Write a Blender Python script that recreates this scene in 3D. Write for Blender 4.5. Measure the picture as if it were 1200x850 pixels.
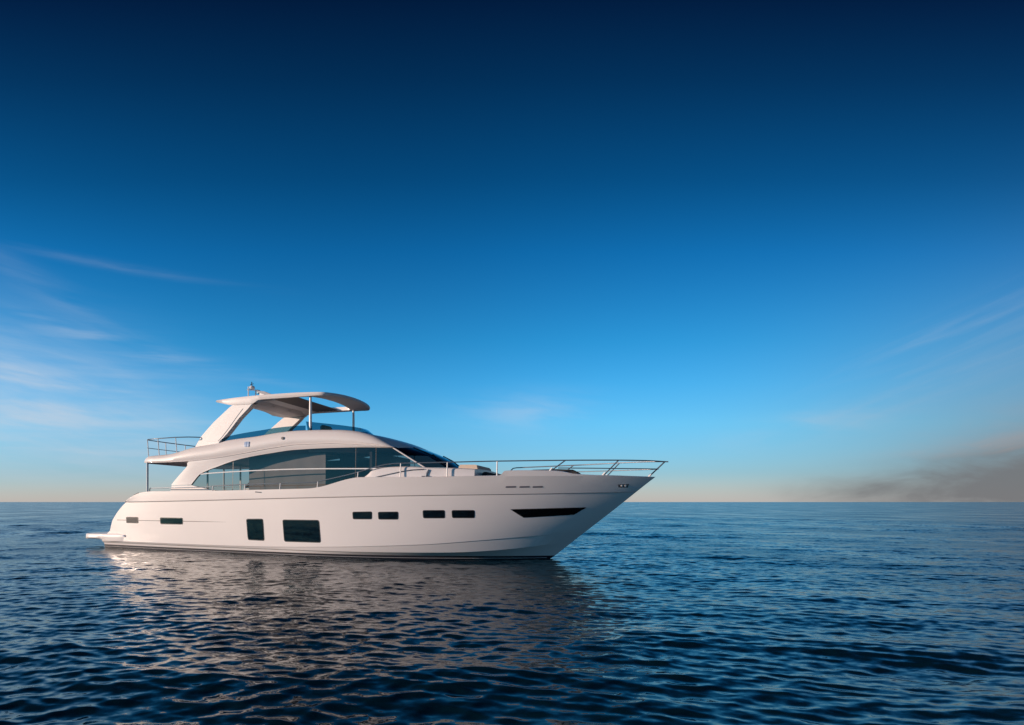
import bpy, bmesh, math
import numpy as np
from mathutils import Vector

for _o in list(bpy.data.objects):
    bpy.data.objects.remove(_o, do_unlink=True)
SC = bpy.context.scene
COL = SC.collection
R = math.radians

# ------------------------------------------------------------------ camera
EYE = 2.018
cd = bpy.data.cameras.new('camera')
cam = bpy.data.objects.new('camera', cd)
COL.objects.link(cam)
cam.location = (0, 0, EYE)
cam.rotation_euler = (R(90), 0, 0)
cd.sensor_width = 36.0
cd.lens = 36.0 * 657.0 / 1200.0
cd.shift_x = (600.0 - 464.4) / 1200.0
cd.shift_y = (588.5 - 425.0) / 1200.0
cd.clip_start = 0.1
cd.clip_end = 100000.0
SC.camera = cam

# ------------------------------------------------------------------ view
SC.view_settings.view_transform = 'Standard'
SC.view_settings.look = 'None'
SC.view_settings.exposure = 0.0
SC.view_settings.gamma = 1.0
SC.view_settings.use_curve_mapping = False
SC.cycles.max_bounces = 8
SC.cycles.transparent_max_bounces = 12
SC.cycles.caustics_reflective = False
SC.cycles.caustics_refractive = False
SC.cycles.use_denoising = True

SUN_EL, SUN_AZ = 10.5, -103.0        # degrees; azimuth clockwise from +Y

# ------------------------------------------------------------------ node helpers
class NT:
    def __init__(self, tree):
        self.t = tree
    def n(self, typ, **kw):
        nd = self.t.nodes.new(typ)
        for k, v in kw.items():
            setattr(nd, k, v)
        return nd
    def l(self, a, b):
        self.t.links.new(a, b)
    def put(self, sock, v):
        if hasattr(v, 'node'):
            self.l(v, sock)
        else:
            sock.default_value = v
    def math(self, op, a, b=None, c=None, clamp=False):
        nd = self.n('ShaderNodeMath', operation=op, use_clamp=clamp)
        self.put(nd.inputs[0], a)
        if b is not None: self.put(nd.inputs[1], b)
        if c is not None: self.put(nd.inputs[2], c)
        return nd.outputs[0]
    def vmath(self, op, a, b=None, scale=None):
        nd = self.n('ShaderNodeVectorMath', operation=op)
        self.put(nd.inputs[0], a)
        if b is not None: self.put(nd.inputs[1], b)
        if scale is not None: self.put(nd.inputs['Scale'], scale)
        return nd.outputs[0]
    def smooth(self, v, a, b):
        nd = self.n('ShaderNodeMapRange', interpolation_type='SMOOTHSTEP')
        self.put(nd.inputs[0], v)
        nd.inputs[1].default_value = a; nd.inputs[2].default_value = b
        return nd.outputs[0]
    def comb(self, x, y, z):
        nd = self.n('ShaderNodeCombineXYZ')
        for s, v in zip(nd.inputs, (x, y, z)): self.put(s, v)
        return nd.outputs[0]
    def noise(self, vec, scale, detail=4, rough=.5, dist=0.0):
        nd = self.n('ShaderNodeTexNoise')
        self.put(nd.inputs['Vector'], vec)
        nd.inputs['Scale'].default_value = scale
        nd.inputs['Detail'].default_value = detail
        nd.inputs['Roughness'].default_value = rough
        nd.inputs['Distortion'].default_value = dist
        return nd.outputs['Fac'], nd.outputs['Color']
    def mix(self, fac, a, b, blend='MIX'):
        nd = self.n('ShaderNodeMix', data_type='RGBA', blend_type=blend)
        self.put(nd.inputs[0], fac)
        self.put(nd.inputs[6], a if hasattr(a, 'node') else (*a, 1) if len(a) == 3 else a)
        self.put(nd.inputs[7], b if hasattr(b, 'node') else (*b, 1) if len(b) == 3 else b)
        return nd.outputs[2]
    def ramp(self, fac, stops, interp='LINEAR'):
        nd = self.n('ShaderNodeValToRGB')
        cr = nd.color_ramp; cr.interpolation = interp
        while len(cr.elements) > 1: cr.elements.remove(cr.elements[-1])
        for i, (p, c) in enumerate(stops):
            e = cr.elements[0] if i == 0 else cr.elements.new(p)
            e.position = p; e.color = (*c, 1)
        self.put(nd.inputs[0], fac)
        return nd.outputs[0]

# ------------------------------------------------------------------ sky
W = bpy.data.worlds.new("World")
SC.world = W
W.use_nodes = True
w = NT(W.node_tree)
for nd in list(W.node_tree.nodes): W.node_tree.nodes.remove(nd)
out = w.n('ShaderNodeOutputWorld'); bg = w.n('ShaderNodeBackground')
w.l(bg.outputs[0], out.inputs[0])
bg.inputs[1].default_value = 0.1
sky = w.n('ShaderNodeTexSky', sky_type='NISHITA', sun_disc=False)
sky.sun_elevation = R(SUN_EL); sky.sun_rotation = R(SUN_AZ)
sky.air_density = 1.0; sky.dust_density = 0.25; sky.ozone_density = 2.0
tc = w.n('ShaderNodeTexCoord').outputs['Generated']
dirn = w.vmath('NORMALIZE', tc)
sep = w.n('ShaderNodeSeparateXYZ'); w.l(dirn, sep.inputs[0])
dx, dy, dz = sep.outputs
elev = w.math('MULTIPLY', w.math('ARCSINE', dz), 180 / math.pi)      # degrees
azim = w.math('MULTIPLY', w.math('ARCTAN2', dx, dy), 180 / math.pi)  # 0 = +Y, + right
# deep, polarised blue: a tint of the Nishita sky by height above the horizon
SKY_TINT = [(0, (1.16, 1.36, 2.35)), (1, (1.0, 1.30, 2.2)), (3, (.62, 1.22, 2.1)), (8, (.48, 1.52, 2.28)),
            (12, (.27, 1.43, 2.20)), (16, (.14, 1.26, 1.98)), (24, (.035, .87, 1.56)), (30, (.014, .53, .98)),
            (37, (.01, .265, .53)), (42, (.01, .115, .28)), (60, (.01, .06, .20)), (90, (.01, .06, .20))]
# (the blue deepens sooner towards left and right: height is taken along the view of the far horizon)
elev2 = w.math('MULTIPLY', w.math('ARCTANGENT', w.math('DIVIDE', dz, w.math('MAXIMUM', w.math('ABSOLUTE', dy), .34))), 180 / math.pi)
tint = w.ramp(w.math('DIVIDE', elev2, 90.0, clamp=True), [(e / 90.0, c) for e, c in SKY_TINT])
base0 = w.mix(1.0, sky.outputs[0], tint, 'MULTIPLY')
# the sky away from the sun (right of the view and behind it) is dimmed; out of view this is added to darken the bow
gloom = w.smooth(w.math('ABSOLUTE', w.math('SUBTRACT', w.math('ABSOLUTE', w.math('SUBTRACT', azim, 80.0)), 180.0)), 110.0, 175.0)
base = w.mix(gloom, base0, (.48, .52, .55), 'MULTIPLY')
# ---- cirrus, laid out on a high flat cloud deck seen from below
inv = w.math('DIVIDE', 1.0, w.math('MAXIMUM', w.math('ADD', dz, 0.06), 0.02))
px = w.math('MULTIPLY', dx, inv); py = w.math('MULTIPLY', dy, inv)
def blob(az0, el0, saz, sel, rot=0.0):
    a = w.math('SUBTRACT', azim, az0); e = w.math('SUBTRACT', elev, el0)
    c, s = math.cos(R(rot)), math.sin(R(rot))
    u = w.math('ADD', w.math('MULTIPLY', a, c / saz), w.math('MULTIPLY', e, s / saz))
    v = w.math('SUBTRACT', w.math('MULTIPLY', e, c / sel), w.math('MULTIPLY', a, s / sel))
    r2 = w.math('ADD', w.math('MULTIPLY', u, u), w.math('MULTIPLY', v, v))
    return w.math('EXPONENT', w.math('MULTIPLY', r2, -1.0))
ang = w.comb(azim, elev, 0.0)
def streak_noise(rot, sx, sy, scale, detail=5, seed=0.0, dist=0.3):
    m = w.n('ShaderNodeMapping')
    m.inputs['Rotation'].default_value = (0, 0, R(rot))
    m.inputs['Location'].default_value = (seed, seed * 1.7, seed * .3)
    w.l(ang, m.inputs['Vector'])
    m2 = w.n('ShaderNodeMapping'); m2.inputs['Scale'].default_value = (sx, sy, 1)
    w.l(m.outputs[0], m2.inputs['Vector'])
    return w.noise(m2.outputs[0], scale, detail, .55, dist)[0]
def addf(*fs):
    r = fs[0]
    for f in fs[1:]: r = w.math('ADD', r, f)
    return r
mul = lambda *fs: (fs[0] if len(fs) == 1 else w.math('MULTIPLY', fs[0], mul(*fs[1:])))
n1 = w.smooth(streak_noise(8, .10, .55, 1.0, 6, 3.1), .32, .72)
n2 = w.smooth(streak_noise(-2, .07, .8, 1.2, 6, 7.7), .35, .75)
n3 = w.smooth(streak_noise(-20, .09, .8, 1.1, 6, 1.3), .38, .75)
cir = addf(
    mul(blob(-37, 9.6, 14, 4.6, -13), w.math('ADD', w.math('MULTIPLY', n1, .75), .35), .72),
    mul(blob(-32, 4.2, 17, 2.6, 0), w.math('ADD', w.math('MULTIPLY', n2, .6), .4), .42),
    mul(blob(-25, 9.0, 10, 4.5, -16), w.math('ADD', w.math('MULTIPLY', n2, .6), .3), .30),
    mul(blob(-27, 20.6, 9, .35, -1), n2, .10),
    mul(blob(-31.5, 17.6, 11, 1.1, -24), n1, .10),
    mul(blob(-26, 14.2, 14, .55, -9), n2, .22),
    mul(blob(13, 8.8, 5.5, 1.7, 0), n1, .30),
    mul(blob(37, 6.3, 6, 1.2, 8), n1, .28),
    mul(blob(45, 9.5, 9, 2.6, 20), n3, .16),
    mul(blob(46, 13.0, 7, 1.0, 22), n3, .16))
cir = w.math('MINIMUM', cir, .85)
c1 = w.mix(cir, base, (5.7, 6.4, 7.4))
# ---- grey-brown cloud bank low on the right, and one added out of view
bn = streak_noise(0, .16, .42, 1.5, 7, 5.2, .4)
bank_m = addf(mul(blob(51, 1.8, 9.0, 3.6, 6), 1.25), mul(blob(40, .6, 7, 1.7, 0), .55), mul(blob(112, 5, 38, 18, 0), 1.4))  # last blob: unseen bank, added to grey the bow and right-hand water
bank = w.smooth(mul(bank_m, w.math('MULTIPLY_ADD', w.math('SUBTRACT', bn, .5), 1.3, 1.0)), .02, 1.2)
lit = w.smooth(mul(bn, w.smooth(elev, 1.2, 4.5)), .25, .62)
bankcol = w.mix(lit, (1.75, 1.72, 1.80), (3.3, 2.75, 2.65))
veil = w.mix(mul(blob(56, 5.0, 19, 8.0, 0), .72), c1, (2.0, 2.45, 2.95))
c2 = w.mix(mul(bank, .9), veil, bankcol)
# ---- thin warm mist right at the horizon
mist = w.math('EXPONENT', w.math('MULTIPLY', w.math('MAXIMUM', elev, 0.0), -.55))
haze = w.math('EXPONENT', w.math('MULTIPLY', w.math('MAXIMUM', elev, 0.0), -.16))
c2 = w.mix(mul(haze, .16, w.math('SUBTRACT', 1.0, bank)), c2, (4.6, 5.2, 5.8))
c3 = w.mix(mul(mist, .5, w.math('SUBTRACT', 1.0, bank)), c2, (5.2, 4.5, 4.2))
w.l(c3, bg.inputs[0])

# ------------------------------------------------------------------ sun
sl = bpy.data.lights.new('sun', 'SUN')
sl.energy = 4.5; sl.angle = R(0.5); sl.color = (1.0, .76, .61)
sun = bpy.data.objects.new('sun', sl); COL.objects.link(sun)
_sd = Vector((math.sin(R(SUN_AZ)) * math.cos(R(SUN_EL)), math.cos(R(SUN_AZ)) * math.cos(R(SUN_EL)), math.sin(R(SUN_EL))))
sun.rotation_euler = _sd.to_track_quat('Z', 'Y').to_euler()
sun.location = _sd * 60

# ------------------------------------------------------------------ materials
def mat(name, col, rough=.4, metal=0.0, coat=0.0, bump=None, vary=0.0, vscale=1.5, spec=.5):
    m = bpy.data.materials.new(name); m.use_nodes = True
    t = NT(m.node_tree); b = m.node_tree.nodes['Principled BSDF']
    b.inputs['Base Color'].default_value = (*col, 1)
    b.inputs['Roughness'].default_value = rough
    b.inputs['Metallic'].default_value = metal
    b.inputs['Coat Weight'].default_value = coat
    b.inputs['Coat Roughness'].default_value = .06
    b.inputs['Specular IOR Level'].default_value = spec
    oc = t.n('ShaderNodeTexCoord').outputs['Object']
    if vary:
        f, _ = t.noise(oc, vscale, 5, .6)
        lo = tuple(c * (1 - vary) for c in col); hi = tuple(min(1, c * (1 + vary * .6)) for c in col)
        t.l(t.mix(f, lo, hi), b.inputs['Base Color'])
        rr = t.math('ADD', t.math('MULTIPLY', f, .14), rough - .07)
        t.l(rr, b.inputs['Roughness'])
    if bump:
        f, _ = t.noise(oc, bump[0], 3, .5)
        bn_ = t.n('ShaderNodeBump'); bn_.inputs['Strength'].default_value = bump[1]; bn_.inputs['Distance'].default_value = .01
        t.l(f, bn_.inputs['Height']); t.l(bn_.outputs[0], b.inputs['Normal'])
    return m

M = {}
M['gelcoat'] = mat('gelcoat', (.80, .745, .725), .42, coat=.22, vary=.035, vscale=.7)
M['gelcoat_in'] = mat('gelcoat_inside', (.70, .68, .66), .45)
M['seam'] = mat('seam', (.16, .14, .14), .5)
M['boot'] = mat('boot_stripe', (.010, .011, .022), .6, vary=.3, vscale=3)
M['white_line'] = mat('white_line', (.40, .39, .40), .35)
M['blackglass'] = mat('black_glass', (.003, .004, .005), .04, coat=0, spec=.4)
M['rubber'] = mat('black_rubber', (.012, .012, .013), .45)
M['steel'] = mat('polished_steel', (.15, .18, .22), .3, metal=.35)
M['whitepaint'] = mat('white_tube', (.82, .80, .79), .3)
M['charcoal'] = mat('charcoal_fabric', (.028, .030, .034), .85, bump=(140, .3), vary=.2, vscale=30)
M['tan'] = mat('tan_fabric', (.62, .50, .40), .85, bump=(140, .3), vary=.1, vscale=20)
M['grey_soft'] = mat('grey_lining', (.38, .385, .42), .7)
M['lining_dark'] = mat('grey_headlining', (.52, .53, .57), .7)
M['lining'] = mat('pale_lining', (.62, .63, .66), .6)
M['louvre'] = mat('grey_louvre', (.10, .10, .10), .6)
M['slat'] = mat('dark_slats', (.09, .09, .10), .5)
M['teak'] = mat('teak', (.28, .16, .09), .6, vary=.3, vscale=8)
M['wood'] = mat('walnut', (.10, .06, .04), .35, vary=.35, vscale=5)
M['cream'] = mat('cream_upholstery', (.55, .50, .45), .8)
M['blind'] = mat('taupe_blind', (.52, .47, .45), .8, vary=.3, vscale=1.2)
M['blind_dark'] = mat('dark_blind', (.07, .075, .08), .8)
M['plaque'] = mat('blue_plaque', (.30, .42, .62), .3)
M['dark'] = mat('dark_plastic', (.03, .03, .035), .4)
M['badge'] = mat('badge_metal', (.16, .19, .27), .3, metal=.6)
M['chrome'] = mat('bright_chrome', (.9, .9, .92), .06, metal=1.0)

def glass(name, tintc, refl=.9, rough=.02, ior=1.5):
    m = bpy.data.materials.new(name); m.use_nodes = True
    t = NT(m.node_tree)
    for nd in list(m.node_tree.nodes): m.node_tree.nodes.remove(nd)
    o = t.n('ShaderNodeOutputMaterial')
    tr = t.n('ShaderNodeBsdfTransparent'); tr.inputs[0].default_value = (*tintc, 1)
    gl = t.n('ShaderNodeBsdfGlossy'); gl.inputs['Roughness'].default_value = rough
    gl.inputs['Color'].default_value = (refl, refl, refl, 1)
    ge = t.n('ShaderNodeNewGeometry')
    dp = t.n('ShaderNodeVectorMath', operation='DOT_PRODUCT'); t.l(ge.outputs['Normal'], dp.inputs[0]); t.l(ge.outputs['Incoming'], dp.inputs[1])
    f0 = ((ior - 1) / (ior + 1)) ** 2
    fr = t.math('MULTIPLY_ADD', t.math('POWER', t.math('SUBTRACT', 1.0, t.math('ABSOLUTE', dp.outputs['Value']), clamp=True), 5.0), 1 - f0, f0)
    mx = t.n('ShaderNodeMixShader')
    t.l(fr, mx.inputs[0]); t.l(tr.outputs[0], mx.inputs[1]); t.l(gl.outputs[0], mx.inputs[2])
    t.l(mx.outputs[0], o.inputs[0])
    return m
M['saloon_glass'] = glass('tinted_saloon_glass', (.54, .54, .53), ior=1.5)
M['screen_glass'] = glass('dark_windscreen_glass', (.05, .075, .10), ior=1.6)
M['fly_glass'] = glass('teal_tinted_glass', (.30, .50, .57), ior=1.45)

# ------------------------------------------------------------------ geometry helpers
def pch(xs, ys):
    """smooth monotone cubic through the points"""
    x = np.array(xs, float); y = np.array(ys, float)
    h = np.diff(x); d = np.diff(y) / h
    m = np.zeros_like(y)
    for i in range(1, len(x) - 1):
        if d[i - 1] * d[i] > 0:
            w1 = 2 * h[i] + h[i - 1]; w2 = h[i] + 2 * h[i - 1]
            m[i] = (w1 + w2) / (w1 / d[i - 1] + w2 / d[i])
    m[0], m[-1] = d[0], d[-1]
    def f(v):
        v = min(max(float(v), x[0]), x[-1])
        i = min(max(int(np.searchsorted(x, v) - 1), 0), len(h) - 1)
        t = (v - x[i]) / h[i]
        return float((1 + 2 * t) * (1 - t) ** 2 * y[i] + t * (1 - t) ** 2 * h[i] * m[i] + t * t * (3 - 2 * t) * y[i + 1] + t * t * (t - 1) * h[i] * m[i + 1])
    return f

def finish(name, me, material, parent=None, smooth=30, label=None):
    if material is not None: me.materials.append(material)
    for p in me.polygons: p.use_smooth = smooth > 0
    if smooth > 0: me.set_sharp_from_angle(angle=R(smooth))
    o = bpy.data.objects.new(name, me); COL.objects.link(o)
    if parent is not None: o.parent = parent
    if label: o['label'] = label
    return o

def mesh(name, verts, faces, material, parent=None, smooth=30, merge=0.0, label=None, recalc=True):
    bm = bmesh.new()
    vs = [bm.verts.new(v) for v in verts]
    for f in faces:
        q = []
        for i in f:
            if vs[i] not in q: q.append(vs[i])
        if len(q) > 2:
            try: bm.faces.new(q)
            except ValueError: pass
    if merge: bmesh.ops.remove_doubles(bm, verts=bm.verts, dist=merge)
    if recalc: bmesh.ops.recalc_face_normals(bm, faces=bm.faces)
    me = bpy.data.meshes.new(name); bm.to_mesh(me); bm.free()
    return finish(name, me, material, parent, smooth, label)

class Geo:
    def __init__(self): self.v = []; self.f = []
    def add(self, verts, faces):
        k = len(self.v); self.v += [tuple(p) for p in verts]; self.f += [tuple(i + k for i in f) for f in faces]
        return self
    def loft(self, rows, mirror=False, close=False):
        n = len(rows[0]); fs = []
        vs = [p for r in rows for p in r]
        for i in range(len(rows) - 1):
            for j in range(n - 1 if not close else n):
                a, b = i * n + j, i * n + (j + 1) % n
                fs.append((a, b, b + n, a + n))
        self.add(vs, fs)
        if mirror: self.add([(p[0], -p[1], p[2]) for p in vs], [tuple(reversed(f)) for f in fs])
        return self
    def tube(self, pts, r, n=8, cap=True):
        pts = [Vector(p) for p in pts]
        q = [pts[0]]
        for p in pts[1:]:
            if (p - q[-1]).length > 1e-4: q.append(p)
        pts = q; rings = []
        up = None
        for i, p in enumerate(pts):
            if i == 0: t = pts[1] - p
            elif i == len(pts) - 1: t = p - pts[i - 1]
            else: t = (pts[i + 1] - p).normalized() + (p - pts[i - 1]).normalized()
            t.normalize()
            if up is None:
                up = Vector((0, 0, 1)) if abs(t.z) < .9 else Vector((1, 0, 0))
            s = t.cross(up); s.normalize(); up = s.cross(t); up.normalize()
            rr = r[i] if isinstance(r, (list, tuple)) else r
            rings.append([tuple(p + (s * math.cos(a) + up * math.sin(a)) * rr) for a in [2 * math.pi * k / n for k in range(n)]])
        k = len(self.v)
        self.loft(rings, close=True)
        if cap:
            self.f.append(tuple(k + i for i in range(n))[::-1])
            m = k + (len(rings) - 1) * n
            self.f.append(tuple(m + i for i in range(n)))
        return self
    def box(self, x0, x1, y0, y1, z0, z1):
        v = [(x, y, z) for x in (x0, x1) for y in (y0, y1) for z in (z0, z1)]
        return self.add(v, [(0, 1, 3, 2), (4, 6, 7, 5), (0, 4, 5, 1), (2, 3, 7, 6), (0, 2, 6, 4), (1, 5, 7, 3)])
    def prism(self, poly, y0, y1, dy=None):
        """poly in (x,z), extruded in y; dy(z) leans the plate sideways"""
        d = dy or (lambda z: 0.0)
        n = len(poly)
        v = [(x, y0 + d(z), z) for x, z in poly] + [(x, y1 + d(z), z) for x, z in poly]
        f = [tuple(range(n)), tuple(range(2 * n - 1, n - 1, -1))] + [(i, i + n, (i + 1) % n + n, (i + 1) % n) for i in range(n)]
        return self.add(v, f)
    def lathe(self, c, prof, n=16):
        rows = [[(c[0] + r * math.cos(2 * math.pi * k / n), c[1] + r * math.sin(2 * math.pi * k / n), c[2] + z) for k in range(n)] for r, z in prof]
        return self.loft(rows, close=True)
    def out(self, name, material, parent=None, smooth=30, merge=1e-5, bevel=0.0, seg=2, label=None):
        bm = bmesh.new()
        vs = [bm.verts.new(v) for v in self.v]
        for f in self.f:
            q = []
            for i in f:
                if vs[i] not in q: q.append(vs[i])
            if len(q) > 2:
                try: bm.faces.new(q)
                except ValueError: pass
        if merge: bmesh.ops.remove_doubles(bm, verts=bm.verts, dist=merge)
        bmesh.ops.recalc_face_normals(bm, faces=bm.faces)
        if bevel:
            es = [e for e in bm.edges if len(e.link_faces) == 2 and e.calc_face_angle(0) > R(25)]
            bmesh.ops.bevel(bm, geom=es, offset=bevel, segments=seg, affect='EDGES', clamp_overlap=True)
        me = bpy.data.meshes.new(name); bm.to_mesh(me); bm.free()
        return finish(name, me, material, parent, smooth, label)

# ------------------------------------------------------------------ sea
def build_sea():
    rs = [.5]
    while rs[-1] < 45000:
        r = rs[-1]
        rs.append(r + (max(.014, .0034 * r) if r < 80 else .011 * r if r < 300 else .05 * r))
    rs = np.array(rs)
    fine = np.arange(-46, 60.001, .15)
    coarse = np.linspace(60, 314, 54)[1:-1]
    az = np.radians(np.concatenate([fine, coarse]))
    nr, na = len(rs), len(az)
    RR, AA = np.meshgrid(rs, az, indexing='ij')
    X = RR * np.sin(AA); Y = RR * np.cos(AA)
    sp = np.maximum(np.gradient(rs)[:, None], RR * R(.15)); sp = np.broadcast_to(sp, X.shape)
    rng = np.random.default_rng(11)
    N = 140
    lam = np.exp(np.linspace(math.log(.10), math.log(9.0), N)) * rng.uniform(.97, 1.03, N)
    wgt = np.exp(-(np.log(lam / .30) / .95) ** 2) + .62 * np.exp(-(np.log(lam / 2.6) / .55) ** 2)
    wgt = wgt / math.sqrt((wgt ** 2).sum() / 2) * SEA_SLOPE
    k = 2 * math.pi / lam
    th = np.where(rng.uniform(0, 1, N) < .62, R(-104) + rng.normal(0, R(15), N), R(-66) + rng.normal(0, R(17), N))
    ph = rng.uniform(0, 2 * math.pi, N)
    amp = wgt / k
    Z = np.zeros_like(X); DX = np.zeros_like(X); DY = np.zeros_like(X); lost = np.zeros_like(X)
    for i in range(N):
        att = np.clip((lam[i] / sp - 2.5) / 3.0, 0, 1); att = att * att * (3 - 2 * att)
        att = att * np.clip((400.0 - RR) / 250.0, 0, 1)
        kx, ky = k[i] * math.cos(th[i]), k[i] * math.sin(th[i])
        p = kx * X + ky * Y + ph[i]
        # slow groups, so the surface has calmer and rougher patches
        Z += att * amp[i] * np.cos(p)
        s = att * amp[i] * np.sin(p)
        DX -= s * math.cos(th[i]) * 1.1; DY -= s * math.sin(th[i]) * 1.1
        lost += wgt[i] ** 2 / 2 * (1 - att ** 2)
    patch = 1 + .28 * np.sin(X * .11 + Y * .17 + 1.0) * np.sin(Y * .23 - X * .06 + .4)
    fade = np.clip((RR - .5) / 2.0, 0, 1)
    Z *= patch * fade; DX *= patch * fade; DY *= patch * fade
    co = np.stack([X + DX, Y + DY, Z], -1).reshape(-1, 3)
    co = np.vstack([co, [[0, 0, 0]]])
    c = len(co) - 1
    I, J = np.meshgrid(np.arange(nr - 1), np.arange(na), indexing='ij')
    J2 = (J + 1) % na
    quads = np.stack([I * na + J, (I + 1) * na + J, (I + 1) * na + J2, I * na + J2], -1).reshape(-1, 4)[:, ::-1]
    tris = np.array([(c, j, (j + 1) % na) for j in range(na)])[:, ::-1]
    me = bpy.data.meshes.new('sea')
    me.vertices.add(len(co)); me.vertices.foreach_set('co', co.astype(np.float32).ravel())
    nl = quads.size + tris.size
    me.loops.add(nl); me.loops.foreach_set('vertex_index', np.concatenate([quads.ravel(), tris.ravel()]).astype(np.int32))
    npol = len(quads) + len(tris)
    me.polygons.add(npol)
    st = np.concatenate([np.arange(len(quads)) * 4, quads.size + np.arange(len(tris)) * 3]).astype(np.int32)
    me.polygons.foreach_set('loop_start', st)
    me.polygons.foreach_set('use_smooth', np.ones(npol, bool))
    me.update(calc_edges=True); me.validate()
    at = me.attributes.new('lost_slope', 'FLOAT', 'POINT')
    at.data.foreach_set('value', np.append(np.sqrt(lost).ravel(), 0).astype(np.float32))
    o = bpy.data.objects.new('sea', me); COL.objects.link(o)
    o['kind'] = 'structure'
    o['label'] = 'dark blue rippled sea reaching the horizon'
    m = bpy.data.materials.new('sea_water'); m.use_nodes = True
    t = NT(m.node_tree); b = m.node_tree.nodes['Principled BSDF']
    b.inputs['Base Color'].default_value = (.0015, .015, .026, 1)
    b.inputs['Roughness'].default_value = .045
    b.inputs['IOR'].default_value = 1.333
    pos = t.n('ShaderNodeNewGeometry').outputs['Position']
    la = t.n('ShaderNodeAttribute', attribute_name='lost_slope').outputs['Fac']
    def nz(scale, sx, sy, det):
        mp = t.n('ShaderNodeMapping'); mp.inputs['Scale'].default_value = (sx, sy, 1); t.l(pos, mp.inputs['Vector'])
        return t.vmath('SUBTRACT', t.noise(mp.outputs[0], scale, det, .5)[1], (.5, .5, .5))
    a = t.vmath('SCALE', nz(7.0, .6, 1.0, 5), scale=SEA_RIPPLE / .17)       # hand-size ripples
    bq = t.vmath('SCALE', nz(1.1, .8, 1.0, 5), scale=t.math('MULTIPLY', la, .5 / .17))   # waves finer than the sheet
    mpg = t.n('ShaderNodeMapping'); mpg.inputs['Scale'].default_value = (2.2, 1, 1); t.l(pos, mpg.inputs['Vector'])
    gust = t.math('MULTIPLY_ADD', t.smooth(t.noise(mpg.outputs[0], .07, 6, .65)[0], .36, .66), .26, .03)
    al = t.math('SQRT', t.math('ADD', t.math('MULTIPLY', t.math('MULTIPLY', la, la), gust), .002 ** 2))
    t.l(t.math('SQRT', al), b.inputs['Roughness'])
    s_ = t.vmath('MULTIPLY', t.vmath('ADD', a, bq), (1.0, 1.0, 0.0))
    nrm = t.vmath('NORMALIZE', t.vmath('ADD', t.n('ShaderNodeNewGeometry').outputs['Normal'], s_))
    t.l(nrm, b.inputs['Normal'])
    me.materials.append(m)
    return o
SEA_SLOPE, SEA_RIPPLE = .115, .085
build_sea()

# ------------------------------------------------------------------ yacht
yacht = bpy.data.objects.new('motor_yacht', None); COL.objects.link(yacht)
yacht.location = (-12.116, 27.256, 0); yacht.rotation_euler = (0, 0, -.4)
yacht.empty_display_size = 2
yacht['label'] = 'long white motor yacht with dark windows and a hardtop, lying still on the open sea'
yacht['category'] = 'yacht'

# ---- hull lines (x forward from the transom, y port, z up, metres)
beam_aft = pch([-.5, 0, 1, 2, 5, 10, 30], [2.575, 2.60, 2.645, 2.69, 2.8, 2.85, 2.85])
def stem_x(z): return 19.072 + (1.185 * z if z > 0 else 1.5 * z)
tran_x = pch([-.8, -.3, 0, .36, .6, .72, 1.137, 1.553, 2.03], [.5, .15, 0, 0, .30, .52, .67, 1.02, 1.60])
def half(x, xe, off, E, p):
    d = max(xe - x, 0.0)
    return (beam_aft(x) - off) * (1 - (1 - min(d / E, 1)) ** p) + .012
z_sheer = pch([1.58, 1.8, 2.016, 2.3, 2.682, 3.283, 4.96, 6.5, 8.56, 10.29, 10.83, 11.36, 11.8, 12.22, 12.6, 12.9, 13.67, 15.3, 16.9, 17.72, 17.86, 18.3, 19.3, 19.65, 19.97, 20.43, 21.2, 22.0, 22.42],
              [2.04, 2.16, 2.255, 2.36, 2.433, 2.464, 2.46, 2.462, 2.48, 2.498, 2.505, 2.56, 2.66, 2.77, 2.85, 2.884, 2.88, 2.866, 2.882, 2.895, 3.045, 3.06, 3.045, 3.01, 2.945, 2.908, 2.886, 2.861, 2.848])
z_knuck = pch([1.57, 4.9, 9.69, 12.5, 15, 17, 19.1, 20.4, 21.85], [2.022, 2.07, 2.161, 2.208, 2.248, 2.272, 2.302, 2.332, 2.37])
z_crease = pch([0, 6, 9, 11.75, 13.7, 15.24, 16.95, 18.04, 19.1, 20.2], [.30, .30, .325, .395, .476, .553, .696, .793, .88, .96])
z_chine = pch([0, 12, 14.5, 16, 17.3, 18.3, 19.2, 19.85], [.225, .225, .24, .26, .33, .43, .55, .645])
const = lambda v: (lambda x: v)
HROWS = [  # z(x), offset, entrance, power
    (const(-.75), 1.1, 12, 1.6), (const(-.12), .27, 9.2, 2.1), (const(.135), .225, 9.6, 2.25),
    (lambda x: z_chine(x) - .012, .200, 9.8, 2.30), (lambda x: z_chine(x) + .022, .145, 9.9, 2.36),
    (lambda x: z_crease(x) - .010, .115, 10.0, 2.42), (lambda x: z_crease(x) + .014, .098, 10.0, 2.44),
    *[((lambda x, f=f: z_crease(x) + .014 + f * (z_knuck(x) - .044 - z_crease(x))), .098 - .050 * f, 10.0 + 2.1 * f ** 1.1, 2.44 + .06 * f) for f in (.12, .26, .40, .54, .68, .82, .93)],
    (lambda x: z_knuck(x) - .03, .048, 12.1, 2.5), (lambda x: z_knuck(x) - .012, .036, 12.1, 2.5), (lambda x: z_knuck(x) + .012, .018, 12.2, 2.5),
    (lambda x: z_knuck(x) + (min(z_sheer(x), 2.88) - z_knuck(x)) * .5, .008, 12.4, 2.5),
    (lambda x: min(z_sheer(x), 2.885) - .012, .0, 12.4, 2.5),
    (z_sheer, 0.0, 12.4, 2.5)]
NS = 260
ss = np.linspace(0, 1, NS)
ss = .55 * ss + .45 * (1 - (1 - ss) ** 1.8)
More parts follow.
